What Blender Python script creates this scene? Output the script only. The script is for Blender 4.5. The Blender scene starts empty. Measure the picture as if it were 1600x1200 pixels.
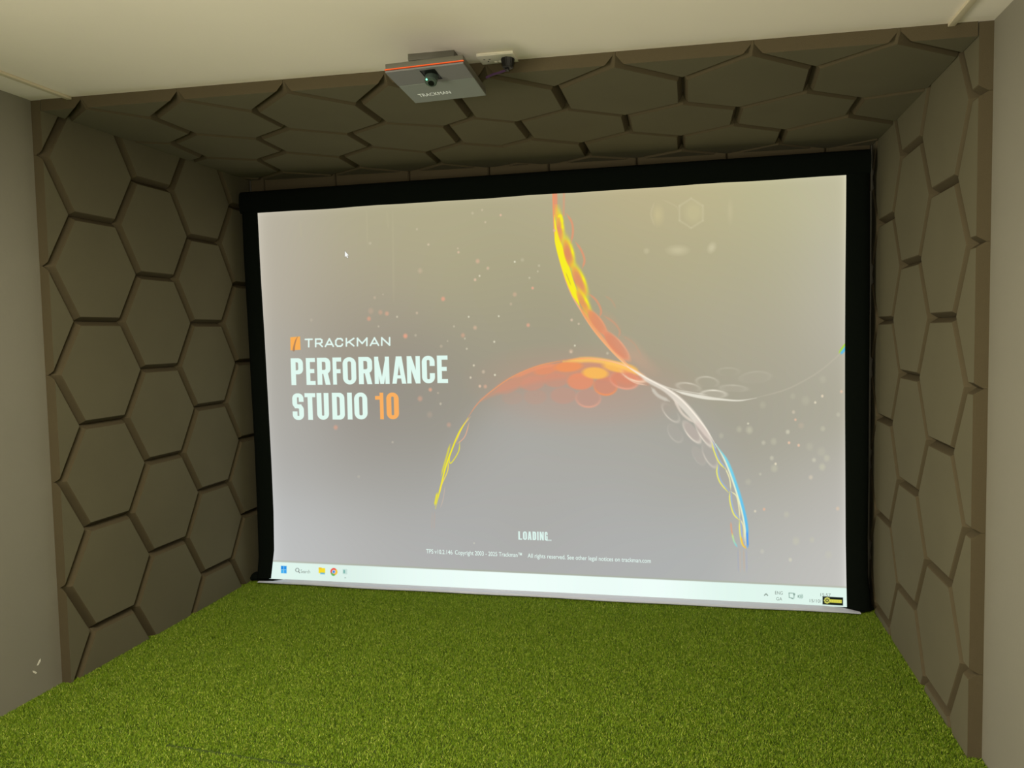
import bpy, bmesh, math, random
import numpy as np
from mathutils import Vector, Matrix

random.seed(7)
rng = np.random.default_rng(7)
SC = bpy.context.scene
COL = SC.collection

# ------------------------------------------------------------------ measures (metres)
W, H, D, T = 3.998, 2.700, 1.368, 0.0506      # bay width, height, foam depth, foam thickness
YB = 1.585                                    # plaster wall behind the screen
YR = -6.2                                     # wall behind the photographer
YS = 1.360                                    # plane of the projection screen
F, YAW, PITCH, ROLL = 1107.52, 0.17486, -0.05395, 0.01481
CAM = np.array([2.947, -2.794, 1.620])
PPX, PPY = 89.83, -21.49


def rotation():
    cy, sy = math.cos(YAW), math.sin(YAW)
    cp, sp = math.cos(PITCH), math.sin(PITCH)
    cr, sr = math.cos(ROLL), math.sin(ROLL)
    Rz = np.array([[cy, -sy, 0], [sy, cy, 0], [0, 0, 1]])
    Rx = np.array([[1, 0, 0], [0, cp, -sp], [0, sp, cp]])
    Ry = np.array([[cr, 0, sr], [0, 1, 0], [-sr, 0, cr]])
    return Rz @ Rx @ Ry


RT = rotation()


def at(px, py, axis, val):
    """point of the room on the plane axis=val that was measured at this spot of the photograph"""
    d = RT @ np.array([(px - 800 - PPX) / F, 1, -(py - 600 - PPY) / F])
    return CAM + (val - CAM[axis]) / d[axis] * d


# ------------------------------------------------------------------ camera
cam_data = bpy.data.cameras.new('camera')
cam = bpy.data.objects.new('camera', cam_data)
COL.objects.link(cam)
M3 = np.stack([RT[:, 0], RT[:, 2], -RT[:, 1]], 1)
cam.matrix_world = Matrix.Translation(Vector(CAM)) @ Matrix(M3.tolist()).to_4x4()
cam_data.sensor_fit = 'HORIZONTAL'
cam_data.sensor_width = 36.0
cam_data.lens = 36.0 * F / 1600
cam_data.shift_x = -PPX / 1600
cam_data.shift_y = PPY / 1600
cam_data.clip_start = 0.02
SC.camera = cam

# ------------------------------------------------------------------ world, lights, exposure
SC.view_settings.view_transform = 'Standard'
SC.view_settings.look = 'None'
SC.view_settings.exposure = 0.0
SC.view_settings.gamma = 1.0
SC.view_settings.use_curve_mapping = False
SC.cycles.max_bounces = 8
SC.cycles.diffuse_bounces = 6
SC.cycles.caustics_reflective = False
SC.cycles.caustics_refractive = False

world = bpy.data.worlds.new('world')
SC.world = world
world.use_nodes = True
world.node_tree.nodes['Background'].inputs[0].default_value = (0.9, 0.95, 1.0, 1)
world.node_tree.nodes['Background'].inputs[1].default_value = 0.02


def area(name, loc, target, sx, sy, power, color, spread=180):
    l = bpy.data.lights.new(name, 'AREA')
    l.shape = 'RECTANGLE'
    l.size, l.size_y = sx, sy
    l.energy = power
    l.color = color
    l.spread = math.radians(spread)
    o = bpy.data.objects.new(name, l)
    COL.objects.link(o)
    o.location = loc
    o.rotation_euler = (Vector(target) - Vector(loc)).to_track_quat('-Z', 'Y').to_euler()
    return o


WARM = (1.0, 0.93, 0.73)
area('fill_light', (0.03, -3.2, 1.10), (3.0, -3.0, 1.10), 1.7, 1.2, 172, WARM)        # side light added out of view for the right wall and ceiling
area('fill_light', (2.0, -6.1, 0.9), (2.0, 0, 0.9), 3.4, 1.6, 20, WARM)                # weak fill light added behind the camera
area('ceiling_lamp', (1.6, -1.9, 2.66), (1.6, -1.9, 0), 1.2, 0.3, 84, WARM)
area('fill_uplight', (3.0, -3.4, 1.6), (2.9, -2.9, 2.7), 0.4, 0.4, 35, WARM)  # unseen uplight added to brighten the right side of the ceiling


# ------------------------------------------------------------------ helpers
def srgb(r, g, b):
    def f(c):
        c /= 255.0
        return c / 12.92 if c <= 0.04045 else ((c + 0.055) / 1.055) ** 2.4
    return (f(r), f(g), f(b), 1)


def material(name, color, rough=0.8, bump=0.0, scale=200, vary=0.0, vscale=3, metal=0.0, spec=0.3,
             emit=None, strength=1.0):
    m = bpy.data.materials.new(name)
    m.use_nodes = True
    nt = m.node_tree
    b = nt.nodes['Principled BSDF']
    b.inputs['Base Color'].default_value = color
    b.inputs['Roughness'].default_value = rough
    b.inputs['Metallic'].default_value = metal
    b.inputs['Specular IOR Level'].default_value = spec
    if emit:
        b.inputs['Emission Color'].default_value = emit
        b.inputs['Emission Strength'].default_value = strength
    tc = nt.nodes.new('ShaderNodeTexCoord')
    if vary:
        n = nt.nodes.new('ShaderNodeTexNoise')
        n.inputs['Scale'].default_value = vscale
        n.inputs['Detail'].default_value = 5
        nt.links.new(tc.outputs['Object'], n.inputs['Vector'])
        r = nt.nodes.new('ShaderNodeValToRGB')
        c = color
        r.color_ramp.elements[0].position = 0.3
        r.color_ramp.elements[1].position = 0.7
        r.color_ramp.elements[0].color = (c[0] * (1 - vary), c[1] * (1 - vary), c[2] * (1 - vary), 1)
        r.color_ramp.elements[1].color = (c[0] * (1 + vary), c[1] * (1 + vary), c[2] * (1 + vary), 1)
        nt.links.new(n.outputs['Fac'], r.inputs['Fac'])
        nt.links.new(r.outputs['Color'], b.inputs['Base Color'])
    if bump:
        n = nt.nodes.new('ShaderNodeTexNoise')
        n.inputs['Scale'].default_value = scale
        n.inputs['Detail'].default_value = 3
        nt.links.new(tc.outputs['Object'], n.inputs['Vector'])
        bp = nt.nodes.new('ShaderNodeBump')
        bp.inputs['Strength'].default_value = bump
        bp.inputs['Distance'].default_value = 0.002
        nt.links.new(n.outputs['Fac'], bp.inputs['Height'])
        nt.links.new(bp.outputs['Normal'], b.inputs['Normal'])
    return m


MAT = dict(
    ceiling=material('ceiling_paint', srgb(245, 237, 226), 0.9, 0.15, 60, 0.02, 1.5),
    wall=material('greige_wall_paint', srgb(136, 132, 120), 0.75, 0.2, 90, 0.03, 1.2),
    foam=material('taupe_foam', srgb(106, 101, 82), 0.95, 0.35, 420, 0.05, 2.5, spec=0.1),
    foamshade=material('shaded_foam', srgb(90, 81, 63), 1.0, 0.5, 300, spec=0.05),
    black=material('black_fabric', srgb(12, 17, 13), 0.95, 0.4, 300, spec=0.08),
    hem=material('white_screen_fabric', srgb(206, 209, 228), 0.8, 0.2, 250),
    trunk=material('white_plastic_trunking', srgb(226, 214, 190), 0.5),
    socket=material('white_plastic', srgb(235, 230, 215), 0.35, spec=0.5),
    plug=material('black_plastic', srgb(18, 18, 18), 0.45, spec=0.5),
    cable=material('purple_black_cable', srgb(92, 62, 104), 0.5),
    shell=material('dark_grey_shell', srgb(92, 90, 80), 0.45, spec=0.4),
    plate=material('grey_plate', srgb(112, 112, 112), 0.4, spec=0.5),
    plate2=material('pale_grey_plate', srgb(126, 133, 128), 0.4, spec=0.5),
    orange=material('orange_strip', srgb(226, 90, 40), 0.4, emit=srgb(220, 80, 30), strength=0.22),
    maroon=material('dark_red_edge', srgb(70, 25, 15), 0.5),
    lens=material('lens_barrel', srgb(70, 82, 76), 0.25, spec=0.6),
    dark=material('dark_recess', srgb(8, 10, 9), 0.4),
    led=material('green_led', srgb(120, 255, 190), 0.4, emit=srgb(120, 255, 190), strength=2.5),
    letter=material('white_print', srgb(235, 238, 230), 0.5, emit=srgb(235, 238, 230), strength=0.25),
    chip=material('bare_plaster_chip', srgb(235, 232, 222), 0.9, emit=None),
)


def link(name, me, mat, parent=None):
    o = bpy.data.objects.new(name, me)
    COL.objects.link(o)
    if mat:
        me.materials.append(mat)
    if parent:
        o.parent = parent
    return o


def tag(o, label, cat, group=None, kind=None):
    if label:
        o['label'] = label
    if cat:
        o['category'] = cat
    if group:
        o['group'] = group
    if kind:
        o['kind'] = kind
    return o


def empty(name, loc, label, cat, group=None):
    o = bpy.data.objects.new(name, None)
    COL.objects.link(o)
    o.location = loc
    o.empty_display_size = 0.05
    return tag(o, label, cat, group)


def bm_mesh(name, bm, smooth=None):
    bm.normal_update()
    me = bpy.data.meshes.new(name)
    bm.to_mesh(me)
    bm.free()
    if smooth is not None:
        me.polygons.foreach_set('use_smooth', [True] * len(me.polygons))
        me.set_sharp_from_angle(angle=math.radians(smooth))
    return me


def box_bm(x0, x1, y0, y1, z0, z1, bevel=0.0, seg=2, bm=None):
    own = bmesh.new()
    bmesh.ops.create_cube(own, size=1)
    for v in own.verts:
        v.co = Vector(((x0 + x1) / 2 + v.co.x * (x1 - x0), (y0 + y1) / 2 + v.co.y * (y1 - y0),
                       (z0 + z1) / 2 + v.co.z * (z1 - z0)))
    if bevel:
        bmesh.ops.bevel(own, geom=own.edges[:], offset=bevel, segments=seg, profile=0.6, affect='EDGES')
    if bm is None:
        return own
    tmp = bpy.data.meshes.new('tmp')
    own.to_mesh(tmp)
    own.free()
    bm.from_mesh(tmp)
    bpy.data.meshes.remove(tmp)
    return bm


def box(name, dims, mat, parent=None, bevel=0.0, seg=2, origin=None):
    """origin: the parent's world place, when its children are built in world measures"""
    bm = box_bm(*dims, bevel=bevel, seg=seg)
    if origin is not None:
        bmesh.ops.translate(bm, verts=bm.verts, vec=-Vector(origin))
    return link(name, bm_mesh(name, bm, 40 if bevel else None), mat, parent)


def structure(name, dims, mat):
    o = box(name, dims, mat)
    o['kind'] = 'structure'
    return o


# ------------------------------------------------------------------ the room
th = 0.12
floor = structure('floor', (-th, W + th, YR, YB + th, -0.10, 0.0), None)
structure('ceiling', (-th, W + th, YR, YB + th, H, H + 0.1), MAT['ceiling'])
wall_left = structure('wall_left', (-th, 0, YR, YB, 0, H), MAT['wall'])
structure('wall_right', (W, W + th, YR, YB, 0, H), MAT['wall'])
structure('wall_back', (-th, W + th, YB, YB + th, 0, H), MAT['wall'])
structure('wall_rear', (-th, W + th, YR - th, YR, 0, H), MAT['wall'])

turf_base = bpy.data.materials.new('turf_backing')
turf_base.use_nodes = True
nt = turf_base.node_tree
tc = nt.nodes.new('ShaderNodeTexCoord')
n1 = nt.nodes.new('ShaderNodeTexNoise'); n1.inputs['Scale'].default_value = 260; n1.inputs['Detail'].default_value = 4
rp = nt.nodes.new('ShaderNodeValToRGB')
rp.color_ramp.elements[0].position = 0.35; rp.color_ramp.elements[0].color = srgb(36, 50, 8)
rp.color_ramp.elements[1].position = 0.7; rp.color_ramp.elements[1].color = srgb(84, 108, 22)
nt.links.new(tc.outputs['Object'], n1.inputs['Vector'])
nt.links.new(n1.outputs['Fac'], rp.inputs['Fac'])
bs = nt.nodes['Principled BSDF']
nt.links.new(rp.outputs['Color'], bs.inputs['Base Color'])
bs.inputs['Roughness'].default_value = 0.9
bp_ = nt.nodes.new('ShaderNodeBump'); bp_.inputs['Distance'].default_value = 0.004
nt.links.new(n1.outputs['Fac'], bp_.inputs['Height'])
nt.links.new(bp_.outputs['Normal'], bs.inputs['Normal'])
floor.data.materials.append(turf_base)

# chipped paint on the left wall
def chip(pts):
    bm = bmesh.new()
    vs = []
    for (px, py) in pts:
        p = at(px, py, 0, 0.0)
        vs.append(bm.verts.new((0.0012, p[1], p[2])))
    bm.faces.new(vs)
    r = bmesh.ops.extrude_face_region(bm, geom=bm.faces[:])
    for v in r['geom']:
        if isinstance(v, bmesh.types.BMVert):
            v.co.x = 0.0
    o = link('paint_chip', bm_mesh('paint_chip', bm), MAT['chip'], wall_left)
    return o


chip([(63, 1029), (63.3, 1033), (60, 1039), (57.5, 1040), (60, 1034)])
chip([(50.5, 1048), (53, 1048), (57.5, 1050.5), (56, 1053), (52, 1051)])


# ------------------------------------------------------------------ foam panels
# profile of a panel edge: (distance from the groove's centre line, height above the wall)
PROFILE = [(0.0006, 0.0), (0.0006, 0.014), (0.0170, 0.0430), (0.0190, 0.0478), (0.0225, T)]


def clip(poly, n, d):
    out = []
    for i in range(len(poly)):
        a, b = poly[i], poly[(i + 1) % len(poly)]
        da, db = n[0] * a[0] + n[1] * a[1] - d, n[0] * b[0] + n[1] * b[1] - d
        if da <= 0:
            out.append(a)
        if (da < 0 < db) or (db < 0 < da):
            t = da / (da - db)
            out.append((a[0] + t * (b[0] - a[0]), a[1] + t * (b[1] - a[1])))
    return out


def planes_of(poly, plain=()):
    """outward half planes of a convex polygon, with the groove flag of each edge"""
    area2 = sum(poly[i][0] * poly[(i + 1) % len(poly)][1] - poly[(i + 1) % len(poly)][0] * poly[i][1]
                for i in range(len(poly)))
    if area2 < 0:
        poly = poly[::-1]
    pl = []
    for i in range(len(poly)):
        a, b = poly[i], poly[(i + 1) % len(poly)]
        dx, dy = b[0] - a[0], b[1] - a[1]
        l = math.hypot(dx, dy)
        if l < 1e-6:
            continue
        n = (dy / l, -dx / l)
        groove = not any({a, b} == set(e) for e in plain) and not (a[1] < -.003 and b[1] < -.003)
        pl.append((n, n[0] * a[0] + n[1] * a[1], groove))
    return pl


def panel_points(pl, rect, rise=0.0):
    x0, x1, y0, y1 = rect
    pts = []
    for (inset, h) in PROFILE:
        poly = [(-9, -9), (9, -9), (9, 9), (-9, 9)]
        for (n, d, g) in pl:
            poly = clip(poly, n, d - (inset if g else 0.0))
            if not poly:
                break
        for n, d in (((-1, 0), -x0), ((1, 0), x1), ((0, -1), -y0), ((0, 1), y1)):
            if poly:
                poly = clip(poly, n, d)
        if len(poly) >= 3:
            ar = abs(sum(poly[i][0] * poly[(i + 1) % len(poly)][1] - poly[(i + 1) % len(poly)][0] * poly[i][1]
                         for i in range(len(poly)))) / 2
            if ar > 2e-5:
                pts += [(p[0], p[1], h + (rise if h > 0.02 else 0)) for p in poly]
    return pts


def foam_panel(point_sets, to_world, parent, origin, name='foam_panel'):
    bm = bmesh.new()
    for pts in point_sets:
        if len(pts) < 6:
            continue
        sub = bmesh.new()
        for p in pts:
            sub.verts.new(Vector(to_world(*p)) - Vector(origin))
        bmesh.ops.remove_doubles(sub, verts=sub.verts[:], dist=0.0004)
        r = bmesh.ops.convex_hull(sub, input=sub.verts[:])
        dead = [g for g in r['geom_interior'] if isinstance(g, bmesh.types.BMVert)]
        if dead:
            bmesh.ops.delete(sub, geom=dead, context='VERTS')
        bmesh.ops.dissolve_limit(sub, angle_limit=math.radians(1.0), verts=sub.verts[:], edges=sub.edges[:])
        tmp = bpy.data.meshes.new('tmp')
        sub.to_mesh(tmp)
        sub.free()
        bm.from_mesh(tmp)
        bpy.data.meshes.remove(tmp)
    if not bm.verts:
        bm.free()
        return None
    bm.normal_update()
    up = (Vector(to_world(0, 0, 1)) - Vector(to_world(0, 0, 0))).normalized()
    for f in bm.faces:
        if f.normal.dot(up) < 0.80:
            f.material_index = 1                      # sawn grooves and cut ends: rough darker foam, with their shade painted in
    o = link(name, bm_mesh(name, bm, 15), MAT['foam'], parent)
    o.data.materials.append(MAT['foamshade'])
    return o


def hex_wall(parent, origin, to_world, y0, sy, zc, zh, rect, rises):
    for c in range(-1, 6):
        for k in range(-8, 7):
            if (k % 2 == 0) == (c % 2 == 0):
                continue
            cy, cz = y0 + sy + 1.5 * sy * c, zc + zh * k
            if cy - sy > rect[1] or cy + sy < rect[0] or cz - zh > rect[3] - .01 or cz + zh < rect[2] + .01:
                continue
            hexa = [(cy - sy, cz), (cy - sy / 2, cz + zh), (cy + sy / 2, cz + zh), (cy + sy, cz),
                    (cy + sy / 2, cz - zh), (cy - sy / 2, cz - zh)]
            pts = panel_points(planes_of(hexa), rect, rises())
            foam_panel([pts], to_world, parent, origin)


jit = lambda: random.uniform(-0.0025, 0.0015)
YE = 1.520
o_left = (0.0, D / 2, 0.0)
clad_left = empty('foam_wall_cladding', o_left,
                  'taupe hexagonal foam panels covering the left side wall of the bay', 'wall cladding')
hex_wall(clad_left, o_left, lambda a, b, h: (h, a, b), 0.010, 0.2636, 1.706, 0.250, (0, YE, 0.0, H - 0.002), jit)
o_right = (W, D / 2, 0.0)
clad_right = empty('foam_wall_cladding', o_right,
                   'taupe hexagonal foam panels covering the right side wall of the bay', 'wall cladding')
hex_wall(clad_right, o_right, lambda a, b, h: (W - h, a, b), 0.066, 0.2927, 1.657, 0.2665, (0, YE, 0.0, H - 0.002), jit)

# overhead panels: measured groove crossings
PX = dict(
    A0=(134, 158), A1=(284, 146), A2=(451, 134), A3=(613, 126), A4=(766, 112), A5=(961, 92), A6=(1175, 73), A7=(1402, 54),
    B0=(239, 173), B1=(397, 163), B2=(560, 151), B3=(713, 139), B4=(868, 125), B5=(1066, 111), B6=(1273, 93), B7=(1506, 72),
    C0=(172, 208), C1=(302, 199), C2=(448, 190), C3=(600, 181), C4=(738, 173), C5=(886, 159), C6=(1067, 149), C7=(1262, 131), C8=(1463, 125),
    D0=(269, 214), D1=(403, 207), D2=(546, 199), D3=(697, 187), D4=(809, 180), D5=(977, 170), D6=(1154, 158), D7=(1345, 143),
    E0=(319, 237), E1=(444, 228), E2=(580, 220), E3=(719, 214), E4=(829, 207), E5=(983, 196), E6=(1147, 184), E7=(1327, 170), E8=(1475, 150),
    F1=(404, 241), F2=(533, 236), F3=(669, 229), F4=(784, 219), F5=(909, 215), F6=(1064, 203), F7=(1225, 194), F8=(1404, 182),
    G1=(440, 260), G2=(561, 253), G3=(689, 247), G5=(920, 235), G6=(1065, 225), G7=(1217, 215), G8=(1380, 205),
    H0=(406, 271), H1=(520, 265), H2=(641, 261), H3=(767, 255), X4=(808, 246), H4=(860, 250), H5=(995, 239), H6=(1136, 232), H7=(1289, 224),
)
N = {}
for k_, (px, py) in PX.items():
    p = at(px, py, 2, H - 0.015)
    N[k_] = (float(p[0]), float(p[1]))
for k_ in list(N):
    if k_[0] == 'A':
        N[k_] = (N[k_][0], -0.004)
N['C0'] = (N['C0'][0] - 0.02, N['C1'][1])
N['Aw'] = (-0.30, -0.004); N['Dw'] = (-0.30, N['D0'][1]); N['Cw'] = (-0.02, N['C1'][1])
N['A8'] = (N['A7'][0] + 0.52, -0.004); N['D8'] = (N['D7'][0] + 0.54, N['D7'][1]); N['E9'] = (N['F8'][0] + .27, N['E7'][1])
N['H8'] = (N['H7'][0] + 0.53, N['H7'][1])
back_y = {}
for h in ('H0', 'H1', 'H2', 'H3', 'H4', 'H5', 'H6', 'H7', 'H8'):
    N['I' + h[1]] = (N[h][0], YE + 0.25)
g0 = (N['G1'][0] - 0.52, N['G1'][1])
N['G0'] = g0
N['F0'] = (N['F1'][0] - 0.52, N['F1'][1]); N['H_'] = (N['H0'][0] - .5, N['H0'][1])
rect_s = (T + 0.002, W - T - 0.002, 0.0, YE)
CELLS = []
# half panels along the front edge
for i in range(0, 8):
    CELLS.append([['A%d' % i, 'B%d' % i, 'A%d' % (i + 1)]])
CELLS.append([['Aw', (-0.02, N['B0'][1]), 'A0']])
# first full row
CELLS.append([['A0', 'B0', 'C1', 'D0', 'C0', (N['C0'][0], N['B0'][1])]])
for i in range(1, 8):
    CELLS.append([['A%d' % i, 'B%d' % i, 'C%d' % (i + 1), 'D%d' % i, 'C%d' % i, 'B%d' % (i - 1)]])
# second row
CELLS.append([['C0', 'D0', 'E0', (N['C0'][0], N['F1'][1]), (-.3, N['E0'][1]), (-.3, N['D0'][1])]])
for i in range(0, 7):
    CELLS.append([['C%d' % (i + 1), 'D%d' % (i + 1), 'E%d' % (i + 1), 'F%d' % (i + 1), 'E%d' % i, 'D%d' % i]])
CELLS.append([['C8', 'D8', 'E9', 'F8', 'E7', 'D7']])
# third row (between F-G sides), with one wide panel under the narrow one
CELLS.append([['E0', 'F1', 'G1', 'H0', 'G0', 'F0']])
for a, b, e, h in ((1, 2, 'E1', 'H1'), (2, 3, 'E2', 'H2'), (5, 6, 'E5', 'H5'), (6, 7, 'E6', 'H6'), (7, 8, 'E7', 'H7')):
    CELLS.append([['F%d' % a, e, 'F%d' % b, 'G%d' % b, h, 'G%d' % a]])
CELLS.append([['F3', 'E3', 'F4', 'X4', 'H3', 'G3'], ['F4', 'E4', 'F5', 'G5', 'H4', 'X4']])
CELLS.append([['F8', 'E9', (N['E9'][0], N['H8'][1]), 'H8', 'G8']])
# last row against the back
for a, g, b in (('H0', 'G1', 'H1'), ('H1', 'G2', 'H2'), ('H2', 'G3', 'H3'), ('H3', 'X4', 'H4'), ('H4', 'G5', 'H5'),
                ('H5', 'G6', 'H6'), ('H6', 'G7', 'H7'), ('H7', 'G8', 'H8')):
    CELLS.append([[a, g, b, 'I' + b[1], 'I' + a[1]]])
CELLS.append([['H_', 'G0', 'H0', 'I0', (N['H_'][0], YE + .25)]])
o_top = (W / 2, D / 2, H)
clad_top = empty('foam_ceiling_cladding', o_top,
                 'taupe hexagonal foam panels covering the ceiling of the bay above the screen', 'ceiling cladding')
for pieces in CELLS:
    sets = []
    for poly in pieces:
        pp = [N[q] if isinstance(q, str) else q for q in poly]
        plain = [(N['F4'], N['X4'])] if len(pieces) == 2 else ()
        sets.append(panel_points(planes_of(pp, plain), rect_s, 0.0 if len(pieces) == 2 else jit()))
    foam_panel(sets, lambda a, b, h: (a, b, H - h), clad_top, o_top)

# short header of foam on the wall over the screen
o_head = (W / 2, 1.55, 2.45)
header = empty('foam_header', o_head, 'low strip of taupe foam on the back wall above the black screen frame', 'wall cladding')
xs = [T + .004] + [N['I%d' % i][0] for i in range(0, 8)] + [W - T - .004]
xs = [x for x in xs if T < x < W - T + .001]
for a, b in zip(xs[:-1], xs[1:]):
    if b - a < .03:
        continue
    poly = [(a, 2.40), (b, 2.40), (b, 2.692), (a, 2.692)]
    pl = planes_of(poly)
    pl = [(n, d, abs(n[0]) > .5) for (n, d, g) in pl]
    pts = []
    for inset, h in ((0.0008, 0.0), (0.0008, 0.045), (0.004, 0.055), (0.012, 0.062)):
        q = poly
        for (n, d, g) in pl:
            q = clip(q, n, d - (inset if g else 0))
        pts += [(p[0], p[1], h) for p in q]
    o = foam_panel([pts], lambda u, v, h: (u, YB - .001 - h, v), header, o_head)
    o.data.materials.clear(); o.data.materials.append(MAT['foamshade'])  # whole strip darker: the shade above the frame put into the foam colour
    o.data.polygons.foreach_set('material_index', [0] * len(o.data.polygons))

# ------------------------------------------------------------------ projected picture (painted in the plane of the screen)
TX0, TX1, TZ0, TZ1 = 0.15, 3.85, 0.005, 2.52
NW, NH = 2400, 1624
gx = TX0 + (np.arange(NW) + 0.5) / NW * (TX1 - TX0)
gz = TZ0 + (np.arange(NH) + 0.5) / NH * (TZ1 - TZ0)
GX, GZ = np.meshgrid(gx, gz)
q0 = GX - CAM[0]; q1 = YS - CAM[1]; q2 = GZ - CAM[2]
dpt = q0 * RT[0, 1] + q1 * RT[1, 1] + q2 * RT[2, 1]
PXX = (800 + PPX + F * (q0 * RT[0, 0] + q1 * RT[1, 0] + q2 * RT[2, 0]) / dpt).astype(np.float32)   # picture measures
PYY = (600 + PPY - F * (q0 * RT[0, 2] + q1 * RT[1, 2] + q2 * RT[2, 2]) / dpt).astype(np.float32)
IMG = np.zeros((NH, NW, 3), np.float32)

SAMPLES = [  # x, y, r, g, b   tones of the projected backdrop
    (412, 345, 188, 182, 168), (470, 350, 177, 169, 146), (560, 345, 177, 171, 138), (700, 330, 178, 171, 138), (860, 320, 180, 172, 140),
    (1000, 320, 188, 176, 138), (1080, 315, 192, 182, 140), (1200, 310, 186, 182, 144), (1310, 290, 192, 187, 158),
    (415, 450, 186, 180, 170), (480, 450, 172, 163, 142), (600, 430, 172, 164, 136), (750, 420, 172, 166, 134), (830, 430, 170, 164, 132),
    (950, 400, 180, 172, 134), (1080, 420, 182, 175, 138), (1200, 430, 182, 177, 145), (1310, 430, 186, 182, 162),
    (425, 600, 182, 180, 172), (445, 600, 164, 160, 150), (560, 500, 166, 158, 142), (580, 560, 152, 144, 130), (560, 640, 148, 141, 132), (660, 650, 150, 146, 136),
    (760, 520, 164, 158, 136), (720, 600, 156, 150, 134), (860, 520, 158, 152, 132), (1000, 500, 172, 165, 140), (1150, 520, 178, 172, 150), (1310, 520, 184, 179, 164),
    (1050, 580, 165, 158, 138), (1200, 570, 170, 164, 144), (1300, 620, 172, 168, 150), (1230, 660, 168, 165, 148), (1150, 660, 162, 158, 144),
    (440, 700, 178, 177, 174), (520, 720, 165, 163, 156), (640, 740, 166, 165, 160), (900, 680, 168, 164, 152), (900, 780, 172, 172, 168), (800, 720, 172, 171, 166),
    (1050, 740, 170, 168, 158), (1200, 780, 176, 174, 164), (1310, 760, 186, 183, 176), (460, 830, 186, 187, 186), (560, 850, 180, 180, 178), (700, 850, 176, 177, 176),
    (950, 860, 178, 180, 180), (1080, 880, 178, 182, 182), (1200, 880, 186, 186, 182), (1310, 890, 196, 195, 190), (435, 870, 194, 196, 196)]
sm = np.array(SAMPLES, np.float32)
cx_, cy_ = np.meshgrid(np.linspace(380, 1360, 110), np.linspace(250, 980, 82))
wsum = np.zeros_like(cx_); acc = np.zeros(cx_.shape + (3,))
for s in sm:
    w = np.exp(-((cx_ - s[0]) ** 2 + (cy_ - s[1]) ** 2) / (2 * 62.0 ** 2)) + 1e-6
    wsum += w; acc += w[..., None] * s[2:5]
acc /= wsum[..., None]
fx = np.clip((PXX - 380) / 980 * 109, 0, 108.999); fy = np.clip((PYY - 250) / 730 * 81, 0, 80.999)
ix, iy = fx.astype(int), fy.astype(int); ax_, ay_ = (fx - ix)[..., None], (fy - iy)[..., None]
IMG[:] = ((acc[iy, ix] * (1 - ax_) + acc[iy, ix + 1] * ax_) * (1 - ay_) + (acc[iy + 1, ix] * (1 - ax_) + acc[iy + 1, ix + 1] * ax_) * ay_)
# brighter rim where the picture spills to the left and right edge of the sheet
left_edge = 402 + (PYY - 333) * 26 / 570
IMG += (np.exp(-np.clip(PXX - left_edge, 0, 400) / 9.0) * 16)[..., None]
IMG += (np.exp(-np.clip(1322 - PXX, 0, 400) / 5.0) * 22)[..., None]
top_edge = 333 - (PXX - 402) * 60 / 920
IMG += (np.exp(-np.clip(PYY - top_edge, 0, 400) / 4.0) * 10)[..., None]


def window(x0, y0, x1, y1):
    """texel window that holds a rectangle of the picture measures"""
    m = 6
    a = at(x0 - m, y1 + m, 1, YS); b = at(x1 + m, y0 - m, 1, YS); c = at(x0 - m, y0 - m, 1, YS); d = at(x1 + m, y1 + m, 1, YS)
    u0 = int((min(a[0], c[0]) - TX0) / (TX1 - TX0) * NW) - 2; u1 = int((max(b[0], d[0]) - TX0) / (TX1 - TX0) * NW) + 3
    v0 = int((min(a[2], d[2]) - TZ0) / (TZ1 - TZ0) * NH) - 2; v1 = int((max(b[2], c[2]) - TZ0) / (TZ1 - TZ0) * NH) + 3
    return slice(max(v0, 0), min(v1, NH)), slice(max(u0, 0), min(u1, NW))


def mix(sl, al, col):
    al = np.clip(al, 0, 1)[..., None]
    IMG[sl] = IMG[sl] * (1 - al) + np.asarray(col, np.float32) * al


def spline(pts, n=10):
    P = [np.array(p, float) for p in pts]
    if len(P) < 3:
        return P
    P = [2 * P[0] - P[1]] + P + [2 * P[-1] - P[-2]]
    out = []
    for i in range(1, len(P) - 2):
        for k in range(n):
            t = k / n
            out.append(0.5 * ((2 * P[i]) + (-P[i - 1] + P[i + 1]) * t + (2 * P[i - 1] - 5 * P[i] + 4 * P[i + 1] - P[i + 2]) * t * t
                              + (-P[i - 1] + 3 * P[i] - 3 * P[i + 1] + P[i + 2]) * t ** 3))
    out.append(P[-2])
    return out


def stroke(pts, width, col, alpha=1.0, soft=0.8, taper=True, col2=None, n=6):
    """a soft brush line; points are (x, y) or (x, y, width factor)"""
    S = spline([(p[0], p[1], (p[2] if len(p) > 2 else 1.0)) for p in pts], n)
    A = np.array(S)
    mx = width * max(A[:, 2].max(), 0.1) + soft * 3
    sl = window(A[:, 0].min() - mx, A[:, 1].min() - mx, A[:, 0].max() + mx, A[:, 1].max() + mx)
    X, Y = PXX[sl], PYY[sl]
    best = np.full(X.shape, 1e9, np.float32); tt = np.zeros_like(X)
    for i in range(len(S) - 1):
        a, b = S[i], S[i + 1]
        dx, dy = b[0] - a[0], b[1] - a[1]
        L = dx * dx + dy * dy + 1e-9
        t = np.clip(((X - a[0]) * dx + (Y - a[1]) * dy) / L, 0, 1)
        w = (a[2] + (b[2] - a[2]) * t) * width / 2
        g = (i + t) / (len(S) - 1)
        if taper:
            w = w * np.clip(np.minimum(g, 1 - g) * 6, 0.15, 1)
        d = np.hypot(X - a[0] - t * dx, Y - a[1] - t * dy) - w
        k = d < best
        best[k] = d[k]; tt[k] = g[k]
    al = alpha * np.clip(0.5 - best / (2 * soft), 0, 1)
    if col2 is None:
        mix(sl, al, col)
    else:
        c = np.array(col)[None, None] * (1 - tt[..., None]) + np.array(col2)[None, None] * tt[..., None]
        mix(sl, al, c)


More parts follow.
